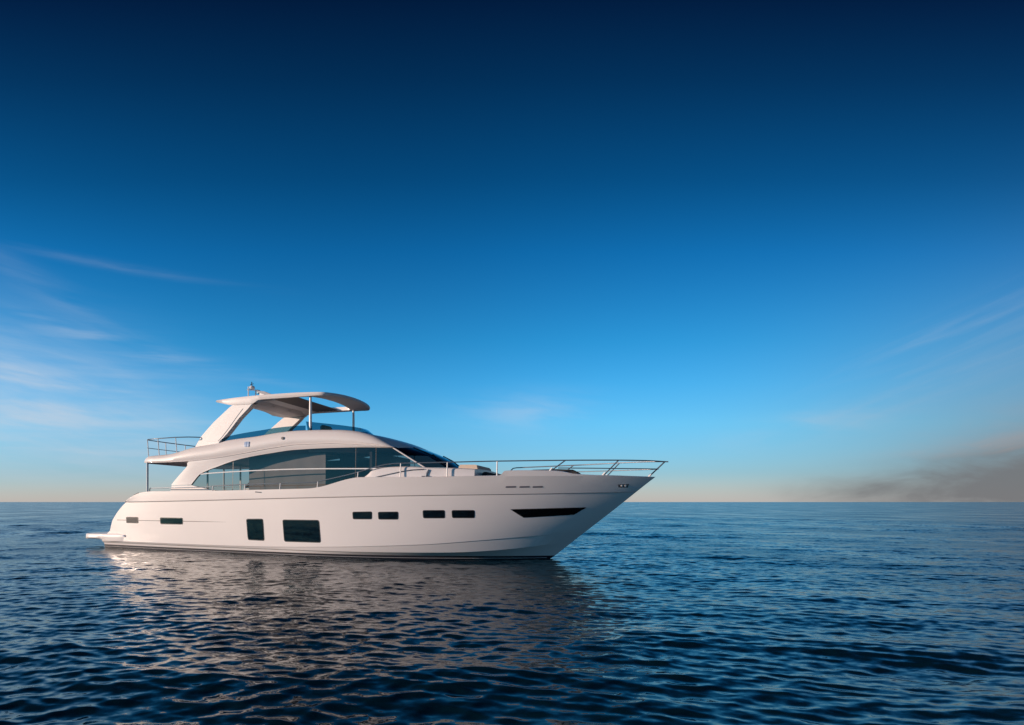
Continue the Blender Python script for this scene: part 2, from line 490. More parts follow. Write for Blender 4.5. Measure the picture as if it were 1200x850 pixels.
def hull_row(zf, off, E, p, sheer=False):
    ze = zf(30); zs_ = zf(-1)
    x1 = stem_x(ze)
    x0 = 1.575 if zs_ > 1.98 else tran_x(zs_)
    pts = []
    for s in ss:
        x = x0 + s * (x1 - x0)
        pts.append((x, -half(x, x1, off, E, p), zf(x)))
    return pts
rows = [hull_row(*r) for r in HROWS]
def hull_y(x, z):
    """half-breadth of the topsides at (x, z)"""
    best = None
    zz = []; yy = []
    for (zf, off, E, p) in HROWS:
        xe = stem_x(zf(30)); zz.append(zf(x)); yy.append(half(x, xe, off, E, p) if x < xe else 0.0)
    return float(np.interp(z, zz, yy))
def rib(pts): return [tuple(p) for p in pts]
def inboard(row, d, zf=None):
    o = []
    for x, y, z in row:
        o.append((x - (.0 if d < .02 else 0), min(y + d, -.004), zf(x, z) if zf else z))
    return o

# hull: boot stripe (dark) and topsides
boot = Geo().loft(rows[0:3], mirror=True)
n0 = [rows[i][0] for i in range(3)]
boot.loft([n0, [(p[0], -p[1], p[2]) for p in n0]])
hull = Geo().loft(rows[2:], mirror=True)
n1_ = [r[0] for r in rows[2:]]
hull.loft([n1_, [(p[0], -p[1], p[2]) for p in n1_]])
# bulwark cap and inside
sh = rows[-1]
def deckz(x):
    return float(np.interp(x, [0, 3.4, 3.5, 12.0, 13.2, 17.0, 22.5], [1.7, 1.7, 1.78, 1.85, 2.45, 2.62, 2.70]))
cap0 = [(x, y + .004, z + .006) for x, y, z in sh]
cap1 = [(min(x, 22.25), min(y + .10, -.01), z + .012) for x, y, z in sh]
cap2 = [(min(x, 22.2), min(y + .125, -.005), z - .004) for x, y, z in sh]
cap3 = [(min(x, 22.1), min(y + .16, -.002), min(deckz(x), z - .02)) for x, y, z in sh]
hull.loft([sh, cap1, cap2, cap3], mirror=True)
o_hull = hull.out('hull', M['gelcoat'], yacht, smooth=14, merge=.0004)
o_boot = boot.out('boot_stripe', M['boot'], o_hull, smooth=30, label='dark navy stripe along the waterline of the hull')
# thin white line in the boot stripe
g = Geo(); a = []; b_ = []
for x, y, z in rows[2][:-6]:
    yy = hull_y(x, .055) + .006
    a.append((x, -yy, .048)); b_.append((x, -yy - .002, .062))
g.loft([a, b_]); g.out('boot_line', M['white_line'], o_hull)
# deck
g = Geo(); g.loft([cap3, [(p[0], 0, p[2]) for p in cap3]], mirror=True)
g.out('deck', M['gelcoat_in'], yacht, smooth=30)
KN = len(HROWS) - 5
# rubbing seam under the bulwark moulding
g = Geo()
g.loft([[(x, y - .003, z - .004) for x, y, z in rows[KN]], [(x, y - .012, z) for x, y, z in rows[KN]], [(x, y - .003, z + .010) for x, y, z in rows[KN]]], mirror=True)
g.out('hull_seam', M['seam'], o_hull, label='thin dark seam line under the bulwark')
# fine dark line along the after topsides
g = Geo()
a = []; b_ = []
for x in np.linspace(1.02, 7.1, 60):
    w_ = .011 * (1 if x < 5.5 else (7.1 - x) / 1.6) + .002
    a.append((x, -hull_y(x, 1.235) - .006, 1.235 - w_)); b_.append((x, -hull_y(x, 1.235) - .006, 1.235 + w_))
g.loft([a, b_]); g.out('side_line', M['seam'], o_hull, label='fine grey line along the after hull side')

# hull windows -----------------------------------------------------------
def rounded(poly, r, n=5):
    out_ = []
    m = len(poly)
    for i in range(m):
        p0, p1, p2 = (Vector((*poly[(i - 1) % m], 0)), Vector((*poly[i], 0)), Vector((*poly[(i + 1) % m], 0)))
        a_ = (p0 - p1).normalized(); c_ = (p2 - p1).normalized()
        rr = min(r, (p0 - p1).length * .45, (p2 - p1).length * .45)
        s, e = p1 + a_ * rr, p1 + c_ * rr
        for k in range(n + 1):
            t_ = k / n
            q = s * (1 - t_) ** 2 + p1 * 2 * t_ * (1 - t_) + e * t_ * t_
            out_.append((q.x, q.y))
    return out_
def inset(poly, d):
    m = len(poly); cx = sum(p[0] for p in poly) / m; cz = sum(p[1] for p in poly) / m
    hw = max(abs(p[0] - cx) for p in poly); hh = max(abs(p[1] - cz) for p in poly)
    return [(cx + (p[0] - cx) * (1 - d / hw), cz + (p[1] - cz) * (1 - d / hh)) for p in poly]
def strip_of(poly, n=26):
    xs_ = [p[0] for p in poly]; x0, x1 = min(xs_), max(xs_)
    cols = sorted(set([x0 + (x1 - x0) * (1 - math.cos(math.pi * k / n)) / 2 for k in range(n + 1)]))
    lo, hi = [], []
    m = len(poly)
    for x in cols:
        zs = []
        for i in range(m):
            (xa, za), (xb, zb) = poly[i], poly[(i + 1) % m]
            if min(xa, xb) - 1e-9 <= x <= max(xa, xb) + 1e-9:
                if abs(xb - xa) < 1e-9: zs += [za, zb]
                else: zs.append(za + (zb - za) * (x - xa) / (xb - xa))
        lo.append((x, min(zs))); hi.append((x, max(zs)))
    return lo, hi
def side_panel(poly, yf, d, depth, nz=4):
    """a curved plate following the surface yf(x,z), d proud, depth thick"""
    lo, hi = strip_of(poly)
    g_ = Geo()
    rows_ = []
    for k in range(nz + 1):
        t_ = k / nz
        rows_.append([(a_[0], -(yf(a_[0], a_[1] + (b2[1] - a_[1]) * t_) + d), a_[1] + (b2[1] - a_[1]) * t_) for a_, b2 in zip(lo, hi)])
    g_.loft(rows_)
    back = lambda r_: [(x, y + depth, z) for x, y, z in r_]
    g_.loft([rows_[0], back(rows_[0])]); g_.loft([rows_[-1], back(rows_[-1])])
    g_.loft([[r_[0] for r_ in rows_], [back(r_)[0] for r_ in rows_]]); g_.loft([[r_[-1] for r_ in rows_], [back(r_)[-1] for r_ in rows_]])
    return g_
WIN = [('hull_window', [(3.604, 1.378), (4.884, 1.376), (4.876, 1.096), (3.618, 1.093)], .07),
       ('hull_window', [(8.066, 1.378), (8.862, 1.386), (8.904, .547), (8.129, .557)], .08),
       ('hull_window', [(9.728, 1.366), (11.298, 1.369), (11.36, .543), (9.788, .539)], .08),
       ('hull_window', [(12.62, 1.673), (13.357, 1.69), (13.353, 1.412), (12.632, 1.408)], .06),
       ('hull_window', [(13.575, 1.676), (14.307, 1.688), (14.302, 1.412), (13.585, 1.408)], .06),
       ('hull_window', [(15.148, 1.741), (15.89, 1.745), (15.886, 1.467), (15.154, 1.463)], .06),
       ('hull_window', [(16.114, 1.744), (16.858, 1.748), (16.852, 1.477), (16.118, 1.475)], .06),
       ('bow_window', [(17.976, 1.775), (20.329, 1.84), (19.937, 1.586), (18.381, 1.486)], .02)]
WLAB = ['wide low black window nearest the stern', 'upright black window in the after hull', 'large square black window amidships', None, None, None, None, 'long wedge-shaped black window near the bow']
for (nm, poly, r_), lb in zip(WIN, WLAB):
    f_ = side_panel(rounded(poly, r_), hull_y, .008, .03).out(nm, M['rubber'], o_hull, smooth=30, label=lb)
    side_panel(rounded(inset(poly, .028), max(r_ - .02, .01)), hull_y, .012, .012).out('pane', M['blackglass'], f_, smooth=30)
# air vent near the stern: framed dark grille
f_ = side_panel(rounded([(1.580, 1.373), (2.332, 1.381), (2.336, 1.108), (1.590, 1.114)], .05), hull_y, .008, .03).out('air_vent', M['rubber'], o_hull, label='grey louvred air vent at the stern')
for k in range(7):
    z = 1.13 + k * .034
    Geo().add([(1.64, -hull_y(1.64, z) - .011, z), (2.28, -hull_y(2.28, z) - .011, z), (2.28, -hull_y(2.28, z) - .020, z + .022), (1.64, -hull_y(1.64, z) - .020, z + .022)], [(0, 1, 2, 3)]).out('louvre', M['louvre'], f_, smooth=0)

# swim platform ------------------------------------------------------------
pz0, pz1 = .37, .60
def plat_y(x): return float(np.interp(x, [-1.26, -1.2, -1.05, -.8, 0, 1.2, 1.5, 1.8, 2.1], [2.10, 2.35, 2.48, 2.56, 2.625, 2.60, 2.575, 2.50, 2.40]))
prof = [(-.22, pz0 - .02), (-.05, pz0), (0, pz0 + .05), (0, pz1 - .05), (-.03, pz1 - .01), (-.10, pz1), (-1.0, pz1 + .004)]
g = Geo()
xs_ = list(np.concatenate([np.linspace(-1.26, -.8, 14), np.linspace(-.7, 1.2, 14), np.linspace(1.25, 2.1, 14)]))
rws = []
for dyy, z in prof:
    rws.append([(x, -max(plat_y(x) + dyy * (1 if z > .45 else float(np.interp(x, [-.2, .5], [1, .25]))), .0), z + .055 * (x + 1.2) / 3.0 - (float(np.interp(x, [-.1, .5], [0, .10])) if z < .4 else 0)) for x in xs_])
g.loft(rws, mirror=True)
for idx in (0,):
    g.loft([[r_[idx] for r_ in rws], [(r_[idx][0], -r_[idx][1], r_[idx][2]) for r_ in rws]])
g.loft([rws[0], [(p[0], 0, p[2]) for p in rws[0]]], mirror=True)
g.loft([rws[-1], [(p[0], 0, p[2]) for p in rws[-1]]], mirror=True)
o_plat = g.out('swim_platform', M['gelcoat'], yacht, smooth=40, merge=.001)
Geo().box(-1.08, -.72, -2.475, -2.40, .37, .415).out('platform_light', M['dark'], o_plat, bevel=.008)
g = Geo(); g.tube([(1.45, -2.60, .55), (1.45, -2.645, .55)], .04, 12); g.out('towing_eye', M['badge'], o_plat)

# small stern fittings
g = Geo(); g.tube([(2.06, -2.62, 2.30), (2.30, -2.62, 2.39)], .035, 8); g.tube([(2.18, -2.62, 2.27), (2.18, -2.62, 2.35)], .03, 8)
g.out('mooring_cleat', M['dark'], o_hull)
g = Geo(); g.tube([(8.55, -2.855, 2.40), (8.82, -2.86, 2.385)], .018, 6); g.out('fairlead', M['steel'], o_hull)
# marks on the bow: three slatted fairlead plates and the small bow plate
for x0, x1 in ((17.88, 18.20), (18.31, 18.62), (18.715, 19.02)):
    pl = side_panel(rounded([(x0, 2.541), (x1, 2.548), (x1 - .01, 2.495), (x0 - .01, 2.488)], .015), hull_y, .006, .012).out('bow_badge', M['badge'], o_hull, label='slim blue-grey metal slot plate on the bow')
    for k in range(6):
        xx = x0 + (x1 - x0) * (k + .6) / 6.4
        yv = -hull_y(xx, 2.518) - .009
        Geo().add([(xx - .014, yv, 2.502), (xx + .014, yv, 2.504), (xx + .022, yv, 2.534), (xx - .006, yv, 2.532)], [(0, 1, 2, 3)]).out('badge_slat', M['seam'], pl, smooth=0)
pl = side_panel([(21.30, 2.60), (21.64, 2.615), (21.61, 2.50), (21.32, 2.50)], hull_y, .006, .01).out('bow_plate', M['seam'], o_hull, label='small dark plate with two bright studs at the bow')
for xx in (21.42, 21.53):
    g = Geo(); yv = hull_y(xx, 2.555)
    g.tube([(xx, -yv - .004, 2.555), (xx + .010, -yv - .02, 2.55)], .032, 10); g.out('bow_stud', M['whitepaint'], pl)

# ---- superstructure --------------------------------------------------------
bf = pch([1, 2, 4, 6, 8, 10, 12, 14, 16, 18], [2.5, 2.5, 2.5, 2.42, 2.3, 2.2, 2.12, 2.0, 1.75, 1.4])
fly_top = pch([2.08, 2.2, 2.35, 2.5, 3.74, 4.2, 4.6, 5.085, 5.8, 6.277, 6.687, 8.05, 9.2, 9.96, 11.6, 12.29, 12.97, 13.5, 13.9], [3.80, 3.87, 3.93, 3.975, 4.036, 4.10, 4.19, 4.285, 4.36, 4.41, 4.50, 4.613, 4.732, 4.765, 4.723, 4.645, 4.475, 4.22, 3.995])
fly_low = pch([2.08, 2.25, 2.65, 3.75, 4.65, 5.5, 6.36, 7.76, 8.93, 10.05, 11.15, 12.2, 13.5, 13.9], [3.745, 3.725, 3.70, 3.682, 3.69, 3.735, 3.804, 3.969, 4.116, 4.205, 4.20, 4.146, 4.024, 3.968])
gl_top = pch([4.74, 5.04, 5.458, 6.26, 7.376, 8.846, 9.79, 11.08, 12.48, 13.84], [2.68, 2.90, 3.169, 3.435, 3.735, 3.93, 4.016, 4.04, 4.023, 3.962])
def nose(x, e=.9): # rounds the after corners in plan
    return 1 - .16 * max(0.0, 1 - (x - 2.08) / e) ** 2.4
fx = list(np.concatenate([2.08 + .92 * np.linspace(0, 1, 22) ** 1.6, np.linspace(3.08, 13.9, 100)]))
def shoulder(x): return float(np.interp(x, [2, 9.5, 13], [.18, .18, .34]))
def band_row(t_, bulge):
    out_ = []
    for x in fx:
        lo, hi = fly_low(x), fly_top(x)
        hi = max(hi, lo + .02)
        a_ = t_ * math.pi / 2
        yb = (bf(x) - shoulder(x) * (1 - math.cos(a_)) + .03 * math.sin(2 * a_) * min(1, (hi - lo) / .4)) * nose(x)
        out_.append((x, -yb, lo + (hi - lo) * math.sin(a_)))
    return out_
r_low = [(x, -(bf(x) - .0) * nose(x), fly_low(x)) for x in fx]
r_low2 = [(x, -(bf(x) - .035) * nose(x), fly_low(x) + .018) for x in fx]
r_m0, r_m1, r_m2, r_m3 = band_row(.12, 0), band_row(.32, 0), band_row(.55, 0), band_row(.78, 0)
r_top = band_row(1.0, 0)
r_in = [(x, min(y + (.15 if x < 10.45 else .02), -.02), z + (.004 if x < 10.45 else -.01)) for x, y, z in r_top]
r_fd = [(x, min(y + (.20 if x < 10.45 else .03), -.02), min(z - .02, max(3.92, fly_low(x) + .1) if x < 10.45 else z - .02)) for x, y, z in r_top]
g = Geo()
g.loft([r_low, r_low2, r_m0, r_m1, r_m2, r_m3, r_top, r_in, r_fd], mirror=True)
# after edge, closing across
edge = [r[0] for r in (r_low, r_low2, r_m0, r_m1, r_m2, r_m3, r_top, r_in)]
ncross = 13
er = []
for e in edge:
    er.append([(e[0] - .10 * (1 - (2 * k / (ncross - 1) - 1) ** 2), e[1] * (1 - 2 * k / (ncross - 1)), e[2]) for k in range(ncross)])
g.loft(er)
o_fly = g.out('flybridge_moulding', M['gelcoat'], yacht, smooth=38, merge=.0015)
# fly deck floor and underside / saloon ceiling
g = Geo()
fi = [i for i, x in enumerate(fx) if x < 11.6]
g.loft([[r_fd[i] for i in fi], [(r_fd[i][0], 0, r_fd[i][2]) for i in fi]], mirror=True)
g.out('fly_deck', M['gelcoat_in'], yacht)
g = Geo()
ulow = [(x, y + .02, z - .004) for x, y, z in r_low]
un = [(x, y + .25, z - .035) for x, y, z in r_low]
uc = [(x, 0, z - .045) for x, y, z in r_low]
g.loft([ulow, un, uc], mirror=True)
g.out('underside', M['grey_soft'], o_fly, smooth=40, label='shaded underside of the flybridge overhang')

# swoosh: pillar that rises from the side deck and runs along the window as an arch
def sidey(x, z): return bf(x) - .12 + .055 * (4.0 - z) / 1.5
outer = [(3.98, 2.72), (4.16, 2.90), (4.47, 3.18), (4.66, 3.345), (4.78, 3.45), (4.84, 3.53), (4.82, 3.61), (4.90, 3.69)]
inner = [(5.02, 2.725), (5.12, 2.84), (5.30, 3.03), (5.44, 3.155), (5.60, 3.225), (5.75, 3.28), (5.95, 3.35), (6.10, 3.395)]
for x in np.linspace(6.2, 13.84, 70):
    xo = 5.0 + (x - 6.2) * (13.88 - 5.0) / (13.84 - 6.2)
    outer.append((xo, fly_low(xo) + .004)); inner.append((x, gl_top(x)))
g = Geo()
A_, B_, C_, D_ = [], [], [], []
for (xo, zo), (xi, zi) in zip(outer, inner):
    yo = -(bf(xo) - .03); yi = -(sidey(xi, zi) + .04)
    A_.append((xo, yo, zo)); D_.append((xi, yi, zi))
    B_.append((xo * .6 + xi * .4, (yo * .6 + yi * .4) - .02, zo * .6 + zi * .4))
    C_.append((xo * .12 + xi * .88, yi - .006, zo * .12 + zi * .88))
E_ = [(x, y + .09, z - .004) for x, y, z in D_]
A0 = [(x, y + .16, z) for x, y, z in A_]
g.loft([A0, A_, B_, C_, D_, E_], mirror=True)
for sgn in (1, -1):
    pts = [(p[0][0], p[0][1] * sgn, p[0][2]) for p in (A0, A_, B_, C_, D_, E_)]
    g.add(pts, [tuple(range(6))])
g.out('side_arch', M['gelcoat'], yacht, smooth=40, merge=.001)
# foot of the pillar standing on the bulwark
for s_ in (1, -1):
    g = Geo()
    y0, y1 = (-2.44, -2.28) if s_ == 1 else (2.28, 2.44)
    g.prism([(3.90, 2.42), (3.92, 2.60), (3.98, 2.70), (5.05, 2.70), (5.30, 2.655), (6.0, 2.52), (6.6, 2.44), (6.6, 2.30), (3.9, 2.30)], y0, y1)
    g.out('pillar_foot', M['gelcoat'], yacht, bevel=.012)

# saloon side glass
gx = list(np.concatenate([np.linspace(4.80, 6.6, 26), np.linspace(6.7, 15.0, 90)]))
def gz_lo(x): return float(np.interp(x, [4.78, 5.3, 6.0, 6.6, 7.2, 12.6, 13.4, 15.0], [2.60, 2.58, 2.47, 2.38, 2.28, 2.28, 2.9, 3.10]))
def gz_hi(x): return gl_top(x) - .005 if x < 13.85 else 3.957 + (x - 13.85) * (3.235 - 3.957) / 1.15
def side_glass(sign, parent):
    g_ = Geo(); rws_ = []
    for k in range(7):
        t_ = k / 6
        rws_.append([(x, -sign * sidey(x, gz_lo(x) + (max(gz_hi(x), gz_lo(x) + .005) - gz_lo(x)) * t_), gz_lo(x) + (max(gz_hi(x), gz_lo(x) + .005) - gz_lo(x)) * t_) for x in gx])
    g_.loft(rws_)
    return g_.out('saloon_window', M['saloon_glass'], parent, smooth=60, label='long tinted arched saloon side window')
for sign in (1, -1):
    sg = side_glass(sign, yacht)
    # white horizontal glazing bar
    g = Geo(); zb = pch([5.40, 6.07, 9.8, 12.9, 13.25], [3.150, 3.196, 3.278, 3.232, 3.225])
    bx = np.linspace(5.42, 13.22, 50)
    q = [[(x, -sign * (sidey(x, zb(x)) + d), zb(x) + dz_) for x in bx] for d, dz_ in ((0, -.02), (.022, -.02), (.022, .02), (0, .02))]
    g.loft(q); g.out('glazing_bar', M['whitepaint'], sg)
    for xv in (7.02, 12.38, 13.18):
        zl, zh = gz_lo(xv), gz_hi(xv)
        q = [[(xv + dx_, -sign * (sidey(xv, z) + .004), z) for z in np.linspace(zl, zh, 8)] for dx_ in (-.014, .014)]
        Geo().loft(q).out('mullion', M['dark'], sg)

# windscreen
def arc_row(xs0, ys0, zs0, xc, zc, n=33, px_=2.3):
    out_ = []
    for k in range(n):
        q_ = math.sin(-math.pi / 2 + math.pi * k / (n - 1))
        c_ = 1 - abs(q_) ** px_
        out_.append((xs0 + (xc - xs0) * c_, ys0 * q_, zs0 + (zc - zs0) * c_))
    return out_
NW = 9
wr = []
for k in range(NW):
    t_ = k / (NW - 1)
    sx_ = 13.86 + 1.15 * t_; sz_ = 3.957 + (3.235 - 3.957) * t_
    sy_ = sidey(sx_, sz_) - .01
    cx_ = float(np.interp(t_, [0, .25, .5, .75, 1], [14.30, 14.78, 15.20, 15.56, 15.86]))
    cz_ = float(np.interp(t_, [0, .25, .5, .75, 1], [4.06, 3.88, 3.69, 3.49, 3.27]))
    wr.append(arc_row(sx_, sy_, sz_, cx_, cz_))
g = Geo().loft(wr)
ws = g.out('windscreen', M['screen_glass'], yacht, smooth=60, label='raked dark wraparound windscreen')
for yi_ in (11, 21):
    g = Geo(); g.tube([tuple(Vector(r_[yi_]) + Vector((.004, 0, .004))) for r_ in wr], .022, 6)
    g.out('windscreen_pillar', M['dark'], ws)
for yi_ in (9, 15):
    g = Geo()
    p0 = Vector(wr[-1][yi_]) + Vector((.012, 0, .012)); p1 = Vector(wr[3][yi_ + 3]) + Vector((.012, 0, .012))
    g.tube([p0, (p0 + p1) / 2 + Vector((.03, 0, .03)), p1], .017, 6)
    g.out('wiper', M['dark'], ws)
# corner pillars
for s_ in (1, -1):
    g = Geo(); pa = []
    for k in range(8):
        t_ = k / 7; x = 13.80 + 1.22 * t_; z = 3.985 + (3.225 - 3.985) * t_
        pa.append((x, -s_ * (sidey(x, z) - .005), z))
    g.tube(pa, .026, 8)
    g.out('corner_pillar', M['gelcoat'], yacht)

# roof front, between the fly screen and the windscreen
Sx = pch([0, .25, .5, .75, 1], [10.4, 11.5, 12.35, 13.1, 13.9])
Cx = pch([0, .25, .5, .75, 1], [12.2, 12.72, 13.28, 13.82, 14.33])
Cz = pch([0, .25, .5, .75, 1], [4.70, 4.59, 4.44, 4.265, 4.06])
rr_ = []
NT_ = 25
for k in range(NT_):
    t_ = k / (NT_ - 1)
    sx_ = Sx(t_); yy = bf(sx_) - shoulder(sx_)
    rr_.append(arc_row(sx_, yy, fly_top(sx_), Cx(t_), Cz(t_), n=45))
lip = [(x + .02, y * .997, z - .045) for x, y, z in rr_[-1]]
g = Geo().loft(rr_ + [lip])
kin = [(x - .14, y * .93, z + .005) for x, y, z in rr_[0]]
kdn = [(x - .17, y * .90, 3.95) for x, y, z in rr_[0]]
g.loft([rr_[0], kin, kdn])
g.out('cabin_roof', M['gelcoat'], yacht, smooth=40)

# fly wind deflector (teal glass)
base_l = []; top_l = []
hh = pch([6.3, 7.0, 8.0, 9.2, 10.2], [.16, .20, .235, .215, .19])
for x in np.linspace(6.35, 10.2, 24):
    y = -(bf(x) - .18 - .07)
    base_l.append((x, y, fly_top(x) - .01)); top_l.append((x - .02, y + .03, fly_top(x) + hh(x)))
g = Geo()
def slab(g_, b, t_, th=.012):
    bo = [(x, y + (th if y < 0 else -th), z) for x, y, z in b]; to = [(x, y + (th if y < 0 else -th), z) for x, y, z in t_]
    g_.loft([b, t_, to, bo])
for s_ in (1, -1):
    g = Geo(); slab(g, [(x, y * s_, z) for x, y, z in base_l], [(x, y * s_, z) for x, y, z in top_l])
    g.out('side_screen', M['fly_glass'], o_fly, smooth=40)
fb = [(x - .07, y * .965, z - .005) for x, y, z in arc_row(10.35, bf(10.4) - .20, fly_top(10.4), 12.2, 4.70, n=41)]
ft = []
for k, (x, y, z) in enumerate(fb):
    c = 1 - abs(math.sin(-math.pi / 2 + math.pi * k / 40)) ** 2.3
    h_ = .36 - .09 * c
    ft.append((x - .10 * (1 - c) + .0 - .34 * c * 1.0, y * (.98 - .05 * c), z + h_))
g = Geo().loft([fb, ft, [(x - .012, y * .995, z) for x, y, z in ft], [(x - .012, y * .995, z) for x, y, z in fb]])
g.out('fly_windscreen', M['fly_glass'], o_fly, smooth=40, label='low curved teal tinted screen round the flybridge')

# flybridge furniture just showing over the coaming
g = Geo(); g.box(9.55, 9.75, .2, .95, 4.0, 5.28); g.box(9.7, 10.2, .2, .95, 4.0, 4.55)
g.out('helm_seat', M['cream'], yacht, bevel=.05)
g = Geo(); g.prism([(10.6, 4.0), (10.6, 4.62), (10.9, 4.72), (11.3, 4.6), (11.3, 4.0)], -.3, 1.2)
g.out('helm_console', M['gelcoat_in'], yacht, bevel=.03)
g = Geo(); g.box(6.9, 8.9, .9, 1.75, 4.0, 4.45); g.box(6.9, 8.9, 1.55, 1.8, 4.4, 4.78)
g.out('fly_sofa', M['tan'], yacht, bevel=.05)

# small plaque and lamp on the moulding
def fly_y(x, z):
    lo, hi = fly_low(x), fly_top(x); t_ = math.asin(min(1, (z - lo) / (hi - lo))) / (math.pi / 2)
    ys = [[-r[0 if False else min(range(len(fx)), key=lambda i: abs(fx[i] - x))][1] for r in (r_low2, r_m0, r_m1, r_m2, r_m3, r_top)]][0]
    return float(np.interp(t_, [0, .12, .32, .55, .78, 1.0], ys))
side_panel(rounded([(7.62, 4.40), (7.85, 4.40), (7.85, 4.20), (7.62, 4.20)], .03), fly_y, .022, .02).out('side_plaque', M['plaque'], o_fly, label='small pale blue square emblem on the flybridge side')
g = Geo(); yv = fly_y(9.36, 4.47); g.tube([(9.36, -yv + .01, 4.47), (9.36, -yv - .035, 4.47)], .055, 14); g.out('navigation_light', M['dark'], o_fly)

# ---- hardtop ---------------------------------------------------------------
ht_t = pch([5.76, 6.0, 7.1, 8.0, 9.54, 10.87, 11.4, 11.95], [6.195, 6.215, 6.256, 6.265, 6.245, 6.18, 6.12, 6.03])
ht_b = pch([5.76, 6.2, 6.72, 7.73, 7.93, 8.3, 9.5, 10.6, 11.3, 11.95], [6.165, 6.07, 5.962, 5.945, 6.075, 6.09, 6.075, 6.065, 6.02, 5.955])
def ht_outline(n=24):
    pts = []
    W_ = 2.0
    # starboard edge fwd, front curve, port edge aft, trailing edge
    for x in np.linspace(5.9, 10.72, 40): pts.append((x, -W_ + .02 * max(0, (7 - x))))
    for k in range(1, 33):
        a_ = -math.pi / 2 + math.pi * k / 33
        pts.append((10.72 + .72 * max(math.cos(a_), 0) ** .62, W_ * math.sin(a_)))
    for x in np.linspace(10.72, 5.9, 40): pts.append((x, W_ - .02 * max(0, (7 - x))))
    for k in range(1, 12):
        a_ = k / 12
        pts.append((5.9 + .42 * math.sin(math.pi * a_), (W_ - .02) * (1 - 2 * a_)))
    return pts
hole = rounded([(8.55, -1.72), (10.25, -1.72), (10.35, -.9), (10.38, 0), (10.35, .9), (10.25, 1.72), (8.55, 1.72)], .18, 4)
def crown(x, y): return .10 * (1 - (y / 2.0) ** 2)
def ht_build():
    bm = bmesh.new()
    def ring(pts, zf, sc_=1.0):
        return [bm.verts.new((x, y, zf(x, y))) for x, y in pts]
    ol = ht_outline()
    zt = lambda x, y: ht_t(x) + crown(x, y)
    zb_ = lambda x, y: ht_b(x) + crown(x, y)
    cx_ = 8.8
    ins = [(cx_ + (x - cx_) * .992, y * .985) for x, y in ol]
    ot = ring(ins, lambda x, y: zt(x, y)); ob = ring(ins, lambda x, y: zb_(x, y))
    om = ring(ol, lambda x, y: (zt(x, y) * .5 + zb_(x, y) * .5))
    it = ring(hole, zt); ib = ring(hole, zb_)
    def loop_edges(vs):
        return [bm.edges.new((vs[i], vs[(i + 1) % len(vs)])) for i in range(len(vs))]
    # grid of inner points keeps the crown smooth
    for a_, b2 in ((ot, it), (ob, ib)):
        es = loop_edges(a_) + loop_edges(b2)
        bmesh.ops.triangle_fill(bm, edges=es, use_beauty=True)
    def bridge(p, q):
        n = len(p)
        for i in range(n): bm.faces.new((p[i], p[(i + 1) % n], q[(i + 1) % n], q[i]))
    bridge(ot, om); bridge(om, ob); bridge(it, ib)
    # subdivide long faces and re-seat on the crown
    for _ in range(3):
        long_ = [e for e in bm.edges if e.calc_length() > .35 and not any(v in om for v in e.verts)]
        if not long_: break
    bmesh.ops.recalc_face_normals(bm, faces=bm.faces)
    me = bpy.data.meshes.new('hardtop'); bm.to_mesh(me); bm.free()
    o_ = finish('hardtop', me, M['gelcoat'], yacht, 35)
    me.materials.append(M['lining'])
    for p in me.polygons:
        if p.normal.z < -.5: p.material_index = 1
    return o_
o_ht = ht_build()
# grey lining panel with seams under the after part and folded dark roof slats
g = Geo()
xs_ = np.linspace(7.0, 8.52, 16)
for y0, y1 in ((-1.75, -.65), (-.60, .55), (.60, 1.72)):
    g = Geo()
    g.loft([[(x, y, ht_b(x) + crown(x, y) - .012) for x in xs_] for y in np.linspace(y0, y1, 6)])
    g.out('headlining', M['lining_dark'], o_ht)
for k in range(6):
    g = Geo()
    x0 = 8.58 + k * .17
    g.prism([(x0, 6.10), (x0 + .15, 6.13), (x0 + .15, 6.16), (x0, 6.13)], -1.68, 1.68)
    g.out('roof_slat', M['slat'], o_ht, smooth=0)
# arch legs
leg = [(4.72, 4.27), (4.80, 4.40), (5.077, 4.752), (5.42, 5.05), (5.752, 5.323), (6.10, 5.56), (6.412, 5.775), (6.60, 5.90), (6.715, 5.965), (7.732, 5.945), (7.55, 5.77), (7.101, 5.42), (6.78, 5.10), (6.499, 4.827), (6.25, 4.62), (6.106, 4.53), (5.974, 4.36), (5.9, 4.20), (4.9, 4.15)]
ip = [(5.35, 4.55), (5.60, 4.86), (6.05, 5.29), (6.45, 5.62), (6.75, 5.78), (7.30, 5.80), (6.95, 5.45), (6.55, 5.02), (6.20, 4.68), (6.0, 4.52)]
for s_ in (1, -1):
    ya, yb = (-1.965, -1.70) if s_ == 1 else (1.965, 1.70)
    lean = lambda z: s_ * .02 * (z - 5.9) * -1 * .8
    lg = Geo().prism(leg, ya, yb, lean).out('arch_leg', M['gelcoat'], o_ht, smooth=30, bevel=.022)
    # raised inner panel of the leg
    pg = Geo().prism(ip, ya - s_ * .016, ya + s_ * .02, lean)
    pg.out('leg_panel', M['gelcoat'], o_ht, smooth=30, bevel=.012)
    Geo().tube([(10.33, -s_ * 1.80, 4.70), (10.33, -s_ * 1.80, 5.35), (10.33, -s_ * 1.80, 6.12)], [.062, .055, .045], 12).out('support_pole', M['whitepaint'], o_ht)

